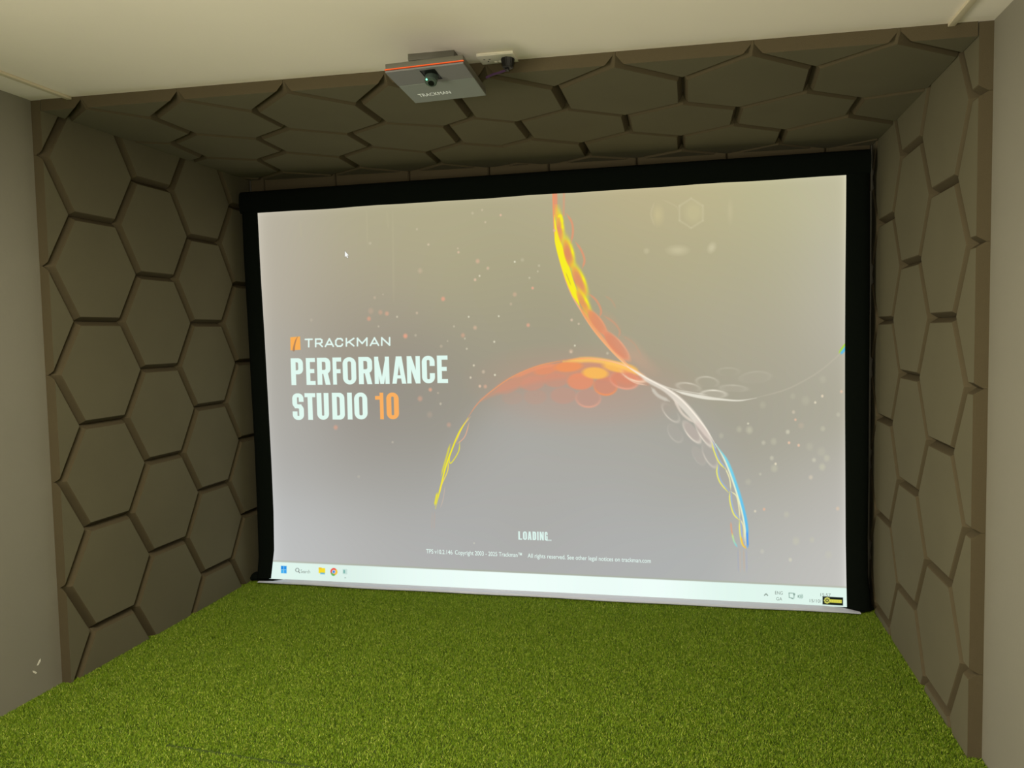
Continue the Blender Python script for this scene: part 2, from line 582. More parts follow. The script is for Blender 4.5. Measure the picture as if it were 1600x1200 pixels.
def ell(cx, cy, rx, ry, ang, col, alpha=0.5, soft=1.0, rim=None, rimw=1.5, rimalpha=0.7, side=0.0):
    """filled ellipse with an optional brighter rim strongest on the side given (degrees)"""
    R = max(rx, ry) + soft * 3 + 3
    sl = window(cx - R, cy - R, cx + R, cy + R)
    c, s = math.cos(math.radians(ang)), math.sin(math.radians(ang))
    X, Y = PXX[sl] - cx, PYY[sl] - cy
    u, v = (X * c + Y * s) / rx, (-X * s + Y * c) / ry
    r = np.hypot(u, v)
    sc = min(rx, ry)
    d = (r - 1) * sc
    if alpha:
        mix(sl, alpha * np.clip(0.5 - d / (2 * soft), 0, 1), col)
    if rim is not None:
        k = 0.5 + 0.5 * np.cos(np.arctan2(Y, X) - math.radians(side))
        mix(sl, rimalpha * k ** 1.5 * np.exp(-(d / rimw) ** 2), rim)


OR, YO, PK = (238, 138, 92), (252, 190, 92), (205, 148, 126)
WH, YL = (236, 230, 214), (250, 240, 40)
# dark hollow of the upper ball, lower ball body a little greyer
ell(1060, 470, 190, 150, 0, (166, 160, 134), 0.25, 60)
ell(925, 790, 235, 215, 0, (171, 171, 168), 0.35, 25)
# soft warm glow around the cap
ell(910, 600, 130, 45, 2, (186, 150, 130), 0.5, 22)
ell(905, 640, 110, 30, 0, (182, 160, 146), 0.35, 18)
# lower ball: lit cap
stroke([(752, 625, .3), (790, 604, .7), (840, 585, 1), (890, 577, 1.2), (940, 577, 1.25), (980, 588, 1), (1012, 600, .4)], 24, (222, 146, 114), 0.62, 4)
for (cx, cy, rx, ry, a, col, al, rim) in [
        (793, 606, 17, 9, -18, PK, .35, None), (800, 622, 16, 10, 0, PK, .16, None), (832, 599, 19, 11, -8, (214, 146, 122), .5, None),
        (836, 620, 18, 12, 0, PK, .22, None), (868, 594, 19, 11, 0, (218, 144, 118), .45, None), (880, 618, 20, 13, 0, (206, 148, 128), .4, None),
        (919, 622, 19, 14, 3, (204, 146, 128), .45, (226, 166, 142)), (852, 578, 18, 7, -10, (236, 146, 104), .6, None),
        (907, 596, 21, 13, 0, (236, 146, 108), .8, None), (888, 573, 22, 8, -4, (244, 150, 92), .8, None), (946, 603, 18, 14, 5, (226, 136, 106), .6, (246, 150, 96)),
        (930, 583, 20, 9, 4, YO, .9, None), (975, 594, 22, 13, 12, (224, 138, 108), .65, (236, 166, 140)), (968, 574, 26, 8, 8, YO, .9, None),
        (990, 586, 20, 8, 22, (232, 150, 118), .6, (250, 220, 190))]:
    ell(cx, cy, rx, ry, a, col, al, 1.6, rim, 1.6, 0.9, 90)
stroke([(880, 565), (920, 562), (955, 567), (985, 577), (1005, 588)], 8, (254, 200, 104), 0.85, 2.0)
stroke([(728, 657), (745, 632), (768, 611), (800, 589), (840, 572), (880, 563)], 1.6, (226, 154, 122), 0.9, 0.8, col2=(250, 160, 96))
stroke([(880, 563), (920, 560), (960, 566), (990, 578), (1018, 596)], 2.2, (250, 160, 96), 0.95, 0.8, col2=(255, 226, 190))
stroke([(800, 591), (840, 575), (870, 569)], 5, (236, 152, 112), 0.7, 1.5)
# lower ball: yellow line on the left
stroke([(735, 651), (722, 668), (712, 692)], 1.6, (232, 190, 140), 0.9, 0.6)
stroke([(731, 653), (717, 676), (706, 702), (696, 730), (688, 762), (680, 795)], 2.2, YL, 0.95, 0.7)
stroke([(733, 660), (726, 682), (714, 694)], 1.3, (238, 176, 142), 0.9, 0.6)
stroke([(718, 690), (716, 706), (704, 724), (702, 714), (708, 698)], 1.4, YL, 0.9, 0.6)
stroke([(700, 718), (699, 736), (690, 757), (687, 770)], 1.5, (250, 226, 80), 0.9, 0.6)
stroke([(703, 694), (697, 716), (689, 744)], 3, YL, 0.6, 1.0)
stroke([(683, 770), (679, 790)], 3, YL, 0.8, 1.0, n=1)
stroke([(695, 760), (692, 780), (688, 793)], 1.0, (214, 186, 164), 0.7, 0.6)
for x in (675, 679):
    stroke([(x, 800), (x - 1, 828)], 1.6, (196, 166, 148), 0.35, 1.0, n=1)
# upper ball: glowing left edge
stroke([(864, 300), (865, 336), (868, 375), (879, 422), (892, 458), (907, 484), (925, 512), (951, 543), (980, 572), (1000, 586)],
       2.4, (240, 150, 104), 0.95, 0.8, taper=False, col2=(255, 214, 160))
stroke([(867, 300), (867.5, 336)], 7, (232, 148, 112), 0.85, 1.0, taper=False, n=1)
stroke([(881, 300), (880.5, 336)], 3, (214, 156, 124), 0.75, 1.0, taper=False, n=1)
stroke([(866, 336, .3), (869, 362, .7), (872, 380, 1.2), (881, 410, 1.5), (890, 438, 1.4), (899, 462, 1.1), (907, 482, .4)], 8, YL, 0.98, 0.9)
stroke([(866, 340), (868, 360), (871, 382)], 2.2, (248, 230, 60), 0.95, 0.8)
stroke([(905, 478), (918, 498), (935, 522), (958, 548), (985, 574)], 6, (246, 158, 98), 0.85, 1.2, col2=(250, 180, 130))
for (cx, cy, l, s, a, col, rim) in [(874.5, 356, 23, 4.6, 82, (234, 146, 98), YL), (888, 396, 23, 6.8, 77, (230, 140, 92), YL),
                                    (905, 439, 25, 7.4, 68, (232, 146, 98), YL), (911, 472, 21, 5.6, 63, (236, 156, 90), YL),
                                    (933, 504, 23, 7.2, 54, (232, 144, 104), (240, 160, 116)), (963, 540, 29, 8.5, 49, (228, 142, 108), (240, 168, 130))]:
    ell(cx, cy, l, s, a, col, 0.85, 0.9, rim, 2.6 if rim == YL else 1.4, 1.0, -25)
stroke([(872, 339), (876, 337), (879, 350)], 4, YL, 0.85, 1.0)
stroke([(884, 426), (888, 436), (892, 446)], 1.6, (210, 190, 60), 0.8, 0.6)
for pts, al in (([(885, 334), (893, 347), (895, 362), (892, 380)], .85), ([(899, 378), (908, 391), (913, 406), (910, 419)], .85),
                ([(919, 458), (932, 470), (939, 485), (937, 495)], .75), ([(943, 493), (959, 504), (968, 517), (966, 528)], .45),
                ([(945, 462), (956, 470), (962, 482)], .2), ([(971, 524), (990, 536), (1002, 556)], .2)):
    stroke(pts, 3.2, (228, 152, 116), al, 1.0)
ell(950, 505, 20, 12, 45, (206, 160, 130), .25, 5)
ell(985, 545, 26, 12, 40, (206, 166, 142), .3, 6)
ell(1003, 566, 24, 10, 35, (206, 166, 142), .3, 6)
# white crossing and the bright limb to the right
stroke([(985, 576, .3), (1012, 594, .7), (1040, 609, .9), (1062, 627, 1.3), (1085, 652, 1.3), (1104, 678, .9), (1118, 700, .5)], 9, (232, 224, 210), 0.8, 1.4)
stroke([(980, 573), (1010, 591), (1045, 610), (1070, 630), (1100, 666), (1120, 698)], 2.4, (250, 240, 224), 0.95, 0.8)
stroke([(1018, 606), (1028, 618), (1046, 627)], 5, (226, 222, 208), 0.6, 1.4)
stroke([(1052, 622), (1066, 646), (1085, 661)], 4, (236, 222, 206), 0.7, 1.2)
stroke([(972, 584), (990, 597), (1010, 602)], 2, (240, 200, 172), 0.8, 0.8)
for (cx, cy, l, s, a, al, ra) in [(1081, 675, 20, 7.5, 52, .35, .9), (1099, 677, 23, 6, 58, .4, .9), (1048, 645, 18, 8, 48, .0, .55),
                                  (1109, 712, 20, 8, 62, .1, .5), (1055, 677, 16, 9, 55, .05, .22), (1092, 712, 16, 8, 60, .12, .1)]:
    ell(cx, cy, l, s, a, (214, 190, 180), al, 1.2, (236, 226, 210), 1.2, ra, 125)
stroke([(1028, 600), (1052, 608), (1080, 613), (1105, 617)], 1.6, (228, 222, 206), 0.7, 0.8)
stroke([(1050, 609, .5), (1070, 615, 1.2), (1100, 621, 1.6), (1125, 624, 1), (1155, 626, .6), (1182, 622, .3)], 3.4, (236, 232, 216), 0.9, 0.9)
for (cx, cy, rx, ry, a, al, ra) in [(1115, 616, 19, 6, 2, .25, .95), (1076, 605, 18, 6, 10, .1, .55), (1105, 597, 17, 8, 6, .04, .4), (1146, 607, 20, 5, 3, .12, .3),
                                    (1138, 581, 16, 6, 0, .0, .16), (1180, 590, 24, 9, -5, .06, .15)]:
    ell(cx, cy, rx, ry, a, (206, 198, 182), al, 1.4, (238, 232, 214), 1.3, ra, -90)
stroke([(1180, 622), (1230, 608), (1275, 584), (1305, 560), (1318, 546)], 1.6, (196, 188, 168), 0.5, 1.2)
stroke([(1311, 552), (1317, 543), (1322, 537)], 3, (170, 220, 60), 0.9, 1.0)
stroke([(1314, 553), (1319, 547), (1323, 541)], 4, (90, 190, 240), 0.9, 1.2)
# rainbow limb
stroke([(1118, 694, .4), (1136, 721, .9), (1150, 758, 1.1), (1161, 795, 1.1), (1167, 826, 1), (1168, 856, .5)], 4.6, (130, 226, 238), 0.95, 1.3, col2=(84, 180, 244))
stroke([(1118, 694), (1133, 721), (1147, 758), (1158, 795), (1164, 826), (1165, 852)], 2.4, (240, 248, 214), 0.9, 0.9)
for pts in ([(1113, 692), (1117, 706), (1124, 722), (1134, 733)], [(1122, 727), (1121, 739), (1126, 754), (1139, 770)],
            [(1141, 768), (1141.5, 784), (1147, 803), (1156, 813)], [(1156, 812), (1157, 832), (1160, 849), (1166, 857)]):
    stroke([(x - .8, y) for x, y in pts], 2.2, (240, 236, 110), 0.95, 0.8)
    stroke([(x + 1.6, y - 1) for x, y in pts], 1.8, (150, 186, 246), 0.65, 1.0)
for pts in ([(1133, 731), (1140, 748), (1142, 766)], [(1142, 768), (1151, 776), (1155, 796), (1156, 812)], [(1157, 812), (1162, 824), (1163, 846)]):
    stroke(pts, 1.8, (246, 240, 180), 0.9, 0.8)
stroke([(1158, 838), (1161, 851), (1166, 857)], 2.6, (250, 190, 70), 0.8, 0.9)
stroke([(1167, 830), (1169, 855)], 2.4, (70, 150, 250), 0.8, 1.0, n=1)
stroke([(1142, 816), (1143, 828), (1145, 838)], 2.2, (232, 160, 120), 0.75, 0.9)
stroke([(1144, 834), (1147, 846), (1152, 855)], 2.4, (220, 240, 120), 0.9, 0.9, col2=(120, 210, 240))
for x, c in ((1154, (160, 166, 190)), (1157, (206, 180, 160)), (1163, (208, 170, 140)), (1167, (160, 168, 200))):
    stroke([(x - 1, 858), (x, 894)], 1.8, c, 0.45, 1.1, n=1)
# ghost reflections
for (cx, cy, r) in ((1080, 333, 21),):
    hx = [(cx + r * math.cos(math.radians(60 * k + 90)), cy + r * 1.1 * math.sin(math.radians(60 * k + 90))) for k in range(7)]
    for a, b in zip(hx[:-1], hx[1:]):
        stroke([a, b], 2.6, (204, 196, 160), 0.45, 1.4, taper=False, n=1)
ell(1084, 332, 13, 15, 0, (200, 192, 148), .5, 6)
ell(1028, 336, 7, 12, 0, (204, 192, 146), .6, 5)
stroke([(1022, 316), (1017, 334), (1022, 352)], 2.2, (204, 192, 156), 0.4, 1.2)
stroke([(1036, 312), (1056, 322), (1060, 330)], 1.8, (204, 192, 156), 0.3, 1.2)
ell(1141, 330, 3, 12, 0, (204, 194, 156), .4, 3)
ell(1059, 391, 13, 6, 0, (208, 200, 164), .6, 4)
ell(1112, 387, 5, 7, 25, (212, 204, 170), .6, 3)
ell(1010, 392, 4, 4, 0, (206, 198, 162), .4, 2)
# drifting sparks (x, y, radius, warmth, strength)
SP = [(782, 336, 1.6, .6, .9), (753, 328, 1.6, .3, .4), (738, 333, 2, .2, .3), (758, 347, 1.5, .3, .5), (669, 382, 1.7, .3, .6), (651, 358, 1.6, .2, .35),
      (578, 380, 2, .1, .3), (716, 394, 1.8, .5, .7), (715, 388, 1.4, .3, .4), (746, 408, 3, .7, .6), (762, 419, 2.2, .5, .6), (749, 431, 1.4, .1, .9), (742, 437, 2, .5, .8),
      (804, 409, 1.4, 0, 1), (816, 406, 2.6, .1, .25), (842, 415, 1.8, .1, .35), (840, 424, 1.3, .1, .5), (827, 434, 1.5, .1, .5), (832, 450, 2, .9, .95),
      (656, 423, 3.5, .5, .3), (692, 467, 3, 1, .85), (804, 460, 3, .7, .45), (798, 475, 2, .4, .35), (585, 465, 2, .4, .3), (598, 460, 1.2, .2, .3),
      (579, 486, 4, .7, .25), (576, 498, 3, 1, .65), (594, 488, 3.2, .9, .4), (604, 490, 3, .9, .6), (620, 495, 1.5, .1, .6), (651, 489, 1.8, .4, .5), (591, 510, 1.4, .1, .45),
      (633, 525, 3.2, 1, .95), (649, 524, 1.8, .1, .35), (732, 495, 1.3, 0, .9), (779, 494, 1.3, 0, .9), (742, 512, 2.8, .6, .55), (709, 510, 1.4, .1, .5), (723, 524, 3, .9, .5),
      (726, 529, 1.4, .1, .5), (825, 508, 2.6, .9, .8), (772, 534, 1.5, 0, .9), (729, 545, 1.5, .1, .6), (689, 541, 2.2, .3, .3), (699, 533, 1.2, .1, .35),
      (740, 571, 1.6, .1, .8), (755, 581, 2.4, .3, .5), (735, 590, 1.6, .1, .8), (773, 586, 1.5, 0, .95), (749.5, 603.5, 2, .5, .9), (758, 604, 2.6, .8, .6),
      (672, 609, 2.6, .9, .8), (656, 623, 3.6, .9, .5), (684, 614, 1.4, .3, .4), (688, 631, 1.8, .1, .5), (524, 668, 3.2, 1, .6), (701, 664, 3.2, .9, .4),
      (671, 648, 4, .6, .18), (613, 691, 1.5, .1, .4), (866, 360, 2, .7, .9), (893, 500, 2, .4, .7), (904, 506, 1.6, .3, .6), (898, 540, 1.4, 0, .9), (892, 549, 3, .5, .5),
      (949, 552, 2, .1, .4), (892, 550, 1.5, .3, .5), (1285, 619, 2, .2, .9), (1274, 629, 1.8, .1, .9), (1240, 644, 2.4, .2, .5), (1243, 656, 1.8, .6, .9),
      (1259, 626, 6, 0, .22), (1192, 633, 4.5, 0, .2), (1286, 593, 5, 0, .2), (1239, 619, 4, 0, .2), (1252, 665, 4, .5, .2), (1155, 671, 4, 0, .35), (1171, 672, 5, 0, .5),
      (1169, 662, 1.6, 0, .7), (1127, 681, 3.5, 0, .3), (1231, 675, 3, 0, .55), (1209, 690, 4.5, 0, .35), (1193, 692, 3, 0, .35), (1233, 692, 2, .5, 1), (1248, 696, 2, .5, 1),
      (1286, 670, 3.5, .1, .4), (1265, 698, 5, 0, .22), (1284, 706, 6, 0, .2), (1206, 716, 3, 0, .4), (1212, 725, 1.8, .1, 1), (1210, 732, 5, .1, .4), (1292, 716, 4.5, 0, .4),
      (1272, 719, 3, 0, .4), (1285, 730, 4.5, 0, .5), (1267, 746, 3, .2, .5), (1169, 753, 4, 0, .25), (1188, 741, 2, 0, .3), (1180, 799, 1.8, .1, .8), (1194, 796, 2, .7, .9),
      (1309, 795, 2.6, .4, .6), (1229, 804, 4, 0, .3), (1244, 846, 5, 0, .35), (1269, 844, 3.5, 0, .3), (1235, 875, 2.6, 0, .5), (1315, 612, 2.2, .5, .8), (1191, 862, 3, 0, .25),
      (1310, 648, 3, 0, .25), (1295, 867, 5, .2, .2), (740.5, 849, 1.2, 0, .5), (560, 745, 2, .1, .2), (486, 500, 2, .2, .2)]
for (x, y, r, wm, st) in SP:
    c = np.array((226, 222, 196)) * (1 - wm) + np.array((230, 166, 138)) * wm
    if r > 3.4 and wm < .3:
        c = np.array((206, 204, 176))
    ell(x, y, r * 0.95, r * 1.05, 0, c, st, max(0.8, r * 0.5))
# faint vertical ripples near the top of the sheet
for x, y0, y1 in ((572, 330, 385), (604, 330, 356), (613, 330, 470), (468, 345, 370)):
    stroke([(x, y0), (x + 2, y1)], 2.4, (192, 184, 150), 0.22, 1.6, n=1)

# taskbar
bar_top = 878 + (PXX - 427) * (41.0 / 892)
m_ = np.clip((PYY - bar_top) / 1.2 + 0.5, 0, 1)
tcol = np.empty_like(IMG)
tcol[:] = (224, 246, 236)
hot = np.exp(-((PXX - 800) / 220) ** 2)[..., None] + np.exp(-((PXX - 1030) / 70) ** 2)[..., None] * .6
tcol += hot * np.array((16, 9, 14)) - (np.exp(-((PXX - 540) / 60) ** 2) * 6)[..., None]
IMG[:] = IMG * (1 - m_[..., None]) + np.clip(tcol, 0, 255) * m_[..., None]
line = np.exp(-((PYY - bar_top + 1.2) / 1.3) ** 2)[..., None] * 0.45
IMG[:] = IMG * (1 - line) + np.array((168, 178, 150)) * line


def prect(x0, y0, x1, y1, col, alpha=1.0, r=0.0, slope=0.046, soft=0.6):
    sl = window(x0 - 2, y0 - 6, x1 + 2, y1 + 6)
    X, Y = PXX[sl], PYY[sl]
    Yc = Y - (X - (x0 + x1) / 2) * slope
    dx = np.abs(X - (x0 + x1) / 2) - (x1 - x0) / 2 + r
    dy = np.abs(Yc - (y0 + y1) / 2) - (y1 - y0) / 2 + r
    d = np.hypot(np.maximum(dx, 0), np.maximum(dy, 0)) + np.minimum(np.maximum(dx, dy), 0) - r
    mix(sl, alpha * np.clip(0.5 - d / (2 * soft), 0, 1), col)


# four blue squares, magnifier, folder, round browser badge, document
for i in range(2):
    for j in range(2):
        prect(438.5 + i * 4.6, 884.6 + j * 5.9 + i * .2, 442.6 + i * 4.6, 890.0 + j * 5.9 + i * .2, [(74, 178, 240), (60, 160, 236), (40, 140, 226), (40, 146, 230)][i + 2 * (1 - j)])
ell(464, 891, 2.6, 2.8, 0, 0, 0, .5, (110, 116, 112), .6, .9, 0); ell(464, 891, 2.6, 2.8, 0, 0, 0, .5, (110, 116, 112), .6, .9, 180)
stroke([(465.8, 893), (467.6, 895.4)], 1.1, (110, 116, 112), .9, .5, taper=False, n=1)
prect(497.5, 888, 507.5, 896, (246, 220, 50), r=1); prect(497.5, 887, 502, 890, (240, 200, 60), r=.5); prect(500, 895, 507, 897.6, (90, 170, 220), .8)
ell(521, 893.5, 5.2, 5.6, 0, (236, 84, 70), .95, .6)
stroke([(517.4, 895), (519.5, 898.6), (522.6, 898.4)], 2.8, (96, 190, 96), .95, .7)
stroke([(524.2, 890.5), (525.4, 894.5), (522.8, 898.2)], 2.8, (248, 206, 60), .95, .7)
ell(521, 893.7, 2.7, 2.9, 0, (236, 248, 250), 1, .5); ell(521, 893.7, 1.9, 2.1, 0, (70, 140, 226), 1, .5)
prect(535, 889.5, 542, 897.5, (196, 222, 214), .9, r=.6); prect(536, 891, 538.6, 896, (110, 170, 160), .8, r=.6); prect(538, 902.6, 540, 903.6, (130, 150, 145), .7)
# arrow, screen with badge, loudspeaker
stroke([(1194.6, 930.6), (1197, 928.2), (1199.6, 930.8)], 1.2, (100, 112, 104), .9, .6, taper=False, n=1)
for a, b in (((1233, 927), (1240, 927.4)), ((1233, 927), (1233.4, 934)), ((1233.4, 934), (1239, 935.2)), ((1241, 931), (1240.6, 935))):
    stroke([a, b], 1.0, (120, 150, 138), .9, .5, taper=False, n=1)
ell(1241, 929, 1.6, 1.8, 0, (120, 150, 138), .8, .5); stroke([(1236, 935), (1240, 936.4)], 1.0, (120, 150, 138), .8, .5, n=1)
prect(1246.6, 930.4, 1248.6, 934, (120, 150, 138), .8)
for k in range(3):
    stroke([(1249.4 + k * 1.8, 929.4 - k * .4), (1250.6 + k * 1.9, 932.4), (1249.2 + k * 1.8, 935.4 + k * .2)], .9, (120, 150, 138), .8, .5)
# small dark sticker with a yellow round badge and a yellow bar of blurred print
prect(1285.6, 933.2, 1317.4, 945.6, (22, 30, 26), 1.0, slope=.06)
ell(1292.6, 938.6, 4.6, 4.8, 0, (206, 206, 96), 1, .6); ell(1292.6, 938.6, 2.6, 2.8, 0, (60, 66, 36), .9, .5); ell(1292.6, 938.6, 1.3, 1.4, 0, (226, 222, 120), .9, .5)
for k in range(8):
    a = k * math.pi / 4
    ell(1292.6 + 4.6 * math.cos(a), 938.6 + 4.8 * math.sin(a), .9, .9, 0, (214, 212, 110), .8, .5)
prect(1297, 937.2, 1315.6, 942.4, (222, 218, 84), 1.0, slope=.06)
for k in range(6):
    prect(1298.6 + k * 2.9, 938.6 + k * .1, 1299.6 + k * 2.9, 941 + k * .1, (150, 146, 60), .6)
# pointer
ptr = [(538.4, 392.2), (538.4, 401.6), (540.4, 399.8), (542, 403.2), (543.4, 402.4), (542, 399.2), (544.4, 399)]


def fill_poly(pts, col, alpha=1.0):
    A = np.array(pts)
    sl = window(A[:, 0].min() - 2, A[:, 1].min() - 2, A[:, 0].max() + 2, A[:, 1].max() + 2)
    X, Y = PXX[sl], PYY[sl]
    inside = np.zeros(X.shape, bool); dist = np.full(X.shape, 1e9)
    for i in range(len(pts)):
        (x1, y1), (x2, y2) = pts[i], pts[(i + 1) % len(pts)]
        c = ((y1 > Y) != (y2 > Y)) & (X < (x2 - x1) * (Y - y1) / (y2 - y1 + 1e-12) + x1)
        inside ^= c
        L = (x2 - x1) ** 2 + (y2 - y1) ** 2 + 1e-9
        t = np.clip(((X - x1) * (x2 - x1) + (Y - y1) * (y2 - y1)) / L, 0, 1)
        dist = np.minimum(dist, np.hypot(X - x1 - t * (x2 - x1), Y - y1 - t * (y2 - y1)))
    d = np.where(inside, -dist, dist)
    mix(sl, alpha * np.clip(0.5 - d / 1.0, 0, 1), col)


stroke(ptr + [ptr[0]], 1.4, (120, 112, 96), .5, .6, taper=False, n=1)
fill_poly(ptr, (250, 252, 250))
# orange logo tile with a swoosh
fill_poly([(453, 527), (468.2, 525.8), (469, 546.6), (453.4, 547.4)], (250, 176, 88))
stroke([(464.2, 526.5, .3), (461.5, 532, .8), (459.8, 538, 1), (458.8, 543, 1.3), (458.4, 547.3, 1.5)], 2.4, (168, 126, 92), .9, .6, taper=False)


# wide maker lettering beside the tile, drawn with an even pen
def wide(text, xr, top, bot, pen, col):
    G = {'T': [[(0, 1), (1, 1)], [(.5, 1), (.5, 0)]], 'R': [[(0, 0), (0, 1), (.7, 1), (.93, .88), (.93, .56), (.7, .42), (0, .42)], [(.52, .42), (1, 0)]],
         'A': [[(0, 0), (.5, 1), (1, 0)], [(.2, .27), (.8, .27)]], 'C': [[(1, .74), (.93, .9), (.74, 1), (.26, 1), (0, .74), (0, .26), (.26, 0), (.74, 0), (.93, .1), (1, .26)]],
         'K': [[(0, 0), (0, 1)], [(1, 1), (.12, .42)], [(.36, .55), (1, 0)]], 'M': [[(0, 0), (0, 1), (.5, .3), (1, 1), (1, 0)]], 'N': [[(0, 0), (0, 1), (1, 0), (1, 1)]]}
    for ch, (xa, xb) in zip(text, xr):
        xa, xb = xa + pen / 2, xb - pen / 2
        for line in G[ch]:
            pts = []
            for (u, v) in line:
                x = xa + (xb - xa) * u
                f = (x - 475) / 135
                yt = top[0] + (top[1] - top[0]) * f + pen / 2; yb = bot[0] + (bot[1] - bot[0]) * f - pen / 2
                pts.append((x, yb + (yt - yb) * v))
            for p, q in zip(pts[:-1], pts[1:]):
                stroke([p, q], pen, col, 1.0, .5, taper=False, n=1)


wide('TRACKMAN', [(440 + a / 8.42, 440 + b / 8.42) for a, b in ((298, 407), (434, 541), (562, 686), (699, 806), (838, 956), (984, 1128), (1154, 1282), (1304, 1427))],
     (529.2, 526.4), (543.2, 540.4), 2.4, (228, 250, 242))


# condensed display lettering, drawn glyph by glyph in the plane of the picture
def glyphs(text_cells, col):
    """each cell: (char, x0, x1, ytop0, ybot0) in picture measures -> mapped to an upright unit box on the screen"""
    for ch, c0, c1, yt, yb in text_cells:
        a = at(c0, yt, 1, YS); b = at(c1, yb, 1, YS)
        x0, x1 = a[0], b[0]; z1, z0 = a[2], b[2]
        h = z1 - z0; w = (x1 - x0) / h
        u0 = int((x0 - TX0) / (TX1 - TX0) * NW) - 3; u1 = int((x1 - TX0) / (TX1 - TX0) * NW) + 4
        v0 = int((z0 - TZ0) / (TZ1 - TZ0) * NH) - 3; v1 = int((z1 - TZ0) / (TZ1 - TZ0) * NH) + 4
        sl = (slice(v0, v1), slice(u0, u1))
        X = (GX[sl] - x0) / h; Y = (GZ[sl] - z0) / h
        e = 0.9 * (TX1 - TX0) / NW / h
        t, b_ = 0.195 * min(1, w / .44), 0.15

        def rr(xa, xb, ya, yb, r):
            dx = np.abs(X - (xa + xb) / 2) - (xb - xa) / 2 + r
            dy = np.abs(Y - (ya + yb) / 2) - (yb - ya) / 2 + r
            return np.hypot(np.maximum(dx, 0), np.maximum(dy, 0)) + np.minimum(np.maximum(dx, dy), 0) - r

        def rect(xa, xb, ya, yb):
            return rr(xa, xb, ya, yb, 0.0)

        def para(xa, ya, xb, yb, s):     # slanted stem of horizontal width s
            xc = xa + (xb - xa) * (Y - ya) / (yb - ya)
            k = math.hypot(xb - xa, yb - ya) / abs(yb - ya)
            return np.maximum(np.maximum(xc - X, X - xc - s) / k, np.maximum(min(ya, yb) - Y, Y - max(ya, yb)))
        U, I_ = np.minimum, np.maximum
        ring = lambda xa, xb, ya, yb, r: I_(rr(xa, xb, ya, yb, r), -rr(xa + t, xb - t, ya + b_, yb - b_, max(r - t, 0.02)))
        if ch in 'O0':
            g = ring(0, w, 0, 1, w * .48)
        elif ch == 'P' or ch == 'R':
            g = U(rect(0, t, 0, 1), I_(I_(rr(-w, w, .40, 1, .2), -rr(-w, w - t, .40 + b_, 1 - b_, .06)), -X))
            if ch == 'R':
                g = U(g, I_(para(w - t - .015, 0, t + .02, .5, t), t * .6 - X)); 
        elif ch == 'E':
            g = U(U(rect(0, t, 0, 1), rect(0, w, 0, b_)), U(rect(0, w, 1 - b_, 1), rect(0, w * .9, .44, .44 + b_)))
        elif ch == 'F':
            g = U(rect(0, t, 0, 1), U(rect(0, w, 1 - b_, 1), rect(0, w * .9, .42, .42 + b_)))
        elif ch == 'L':
            g = U(rect(0, t, 0, 1), rect(0, w, 0, b_))
        elif ch == 'M':
            s = t * .84
            g = U(U(rect(0, s, 0, 1), rect(w - s, w, 0, 1)), U(para(s * .05, 1, w / 2 - s * .45, 0, s * .8), para(w - s * .85, 1, w / 2 - s * .35, 0, s * .8)))
        elif ch == 'N':
            s = t * .86
            g = U(U(rect(0, s, 0, 1), rect(w - s, w, 0, 1)), para(0, 1, w - s * 1.05, 0, s * 1.05))
        elif ch == 'A':
            s = t * .86
            g = U(U(para(0, 0, w / 2 - s * .66, 1, s), para(w - s, 0, w / 2 - s * .34, 1, s)), rect(w * .25, w * .75, .19, .19 + b_ * .8))
        elif ch == 'C' or ch == 'G':
            g = I_(ring(0, w, 0, 1, w * .48), -rect(w - t - .02, w + .1, .37, .63))
            if ch == 'G':
                g = U(g, U(rect(w - t, w, 0, .5), rect(w * .52, w, .37, .5)))
        elif ch == 'S':
            o1 = I_(ring(0, w, .44, 1, w * .44), I_(.0 - X, -rect(w - t - .02, w + .1, .40, .68)))
            o2 = I_(ring(0, w, 0, .58, w * .44), -rect(-.1, t + .02, .32, .62))
            o1 = I_(o1, -rect(w * .5, w + .1, .3, .6)); o2 = I_(o2, -rect(-.1, w * .5, .45, .8))
            g = U(U(o1, o2), rr(w * .18, w * .82, .435, .585, .03))
        elif ch == 'T':
            g = U(rect(w / 2 - t / 2, w / 2 + t / 2, 0, 1), rect(0, w, 1 - b_, 1))
        elif ch == 'U':
            g = U(I_(ring(0, w, 0, 1.4, w * .48), Y - 1), I_(rect(0, t, .4, 1), X - t))
        elif ch == 'D':
            g = U(rect(0, t, 0, 1), I_(I_(rr(-w, w, 0, 1, .2), -rr(-w, w - t, b_, 1 - b_, .07)), -X))
        elif ch == 'I':
            g = rect(0, w, 0, 1)
        elif ch == '1':
            g = U(rect(w - t, w, 0, 1), I_(para(0, .72, w - t * .3, .99, .01) * 0 + rr(0, w, .74, .88, .02), X - w))
        elif ch == '.':
            g = rect(0, w, 0, 1)
        mix(sl, np.clip(0.5 - g / (2 * e), 0, 1), col)


def cells(text, ranges, org, sc_, top, bot, xr, grow=2.5):
    """ranges in crop measures; top/bot give the y at both ends of xr"""
    out = []
    for ch, (a, b) in zip(text, ranges):
        xa, xb = org + (a - grow) / sc_, org + (b + grow) / sc_
        f = ((xa + xb) / 2 - xr[0]) / (xr[1] - xr[0])
        out.append((ch, xa, xb, top[0] + (top[1] - top[0]) * f, bot[0] + (bot[1] - bot[0]) * f))
    return out


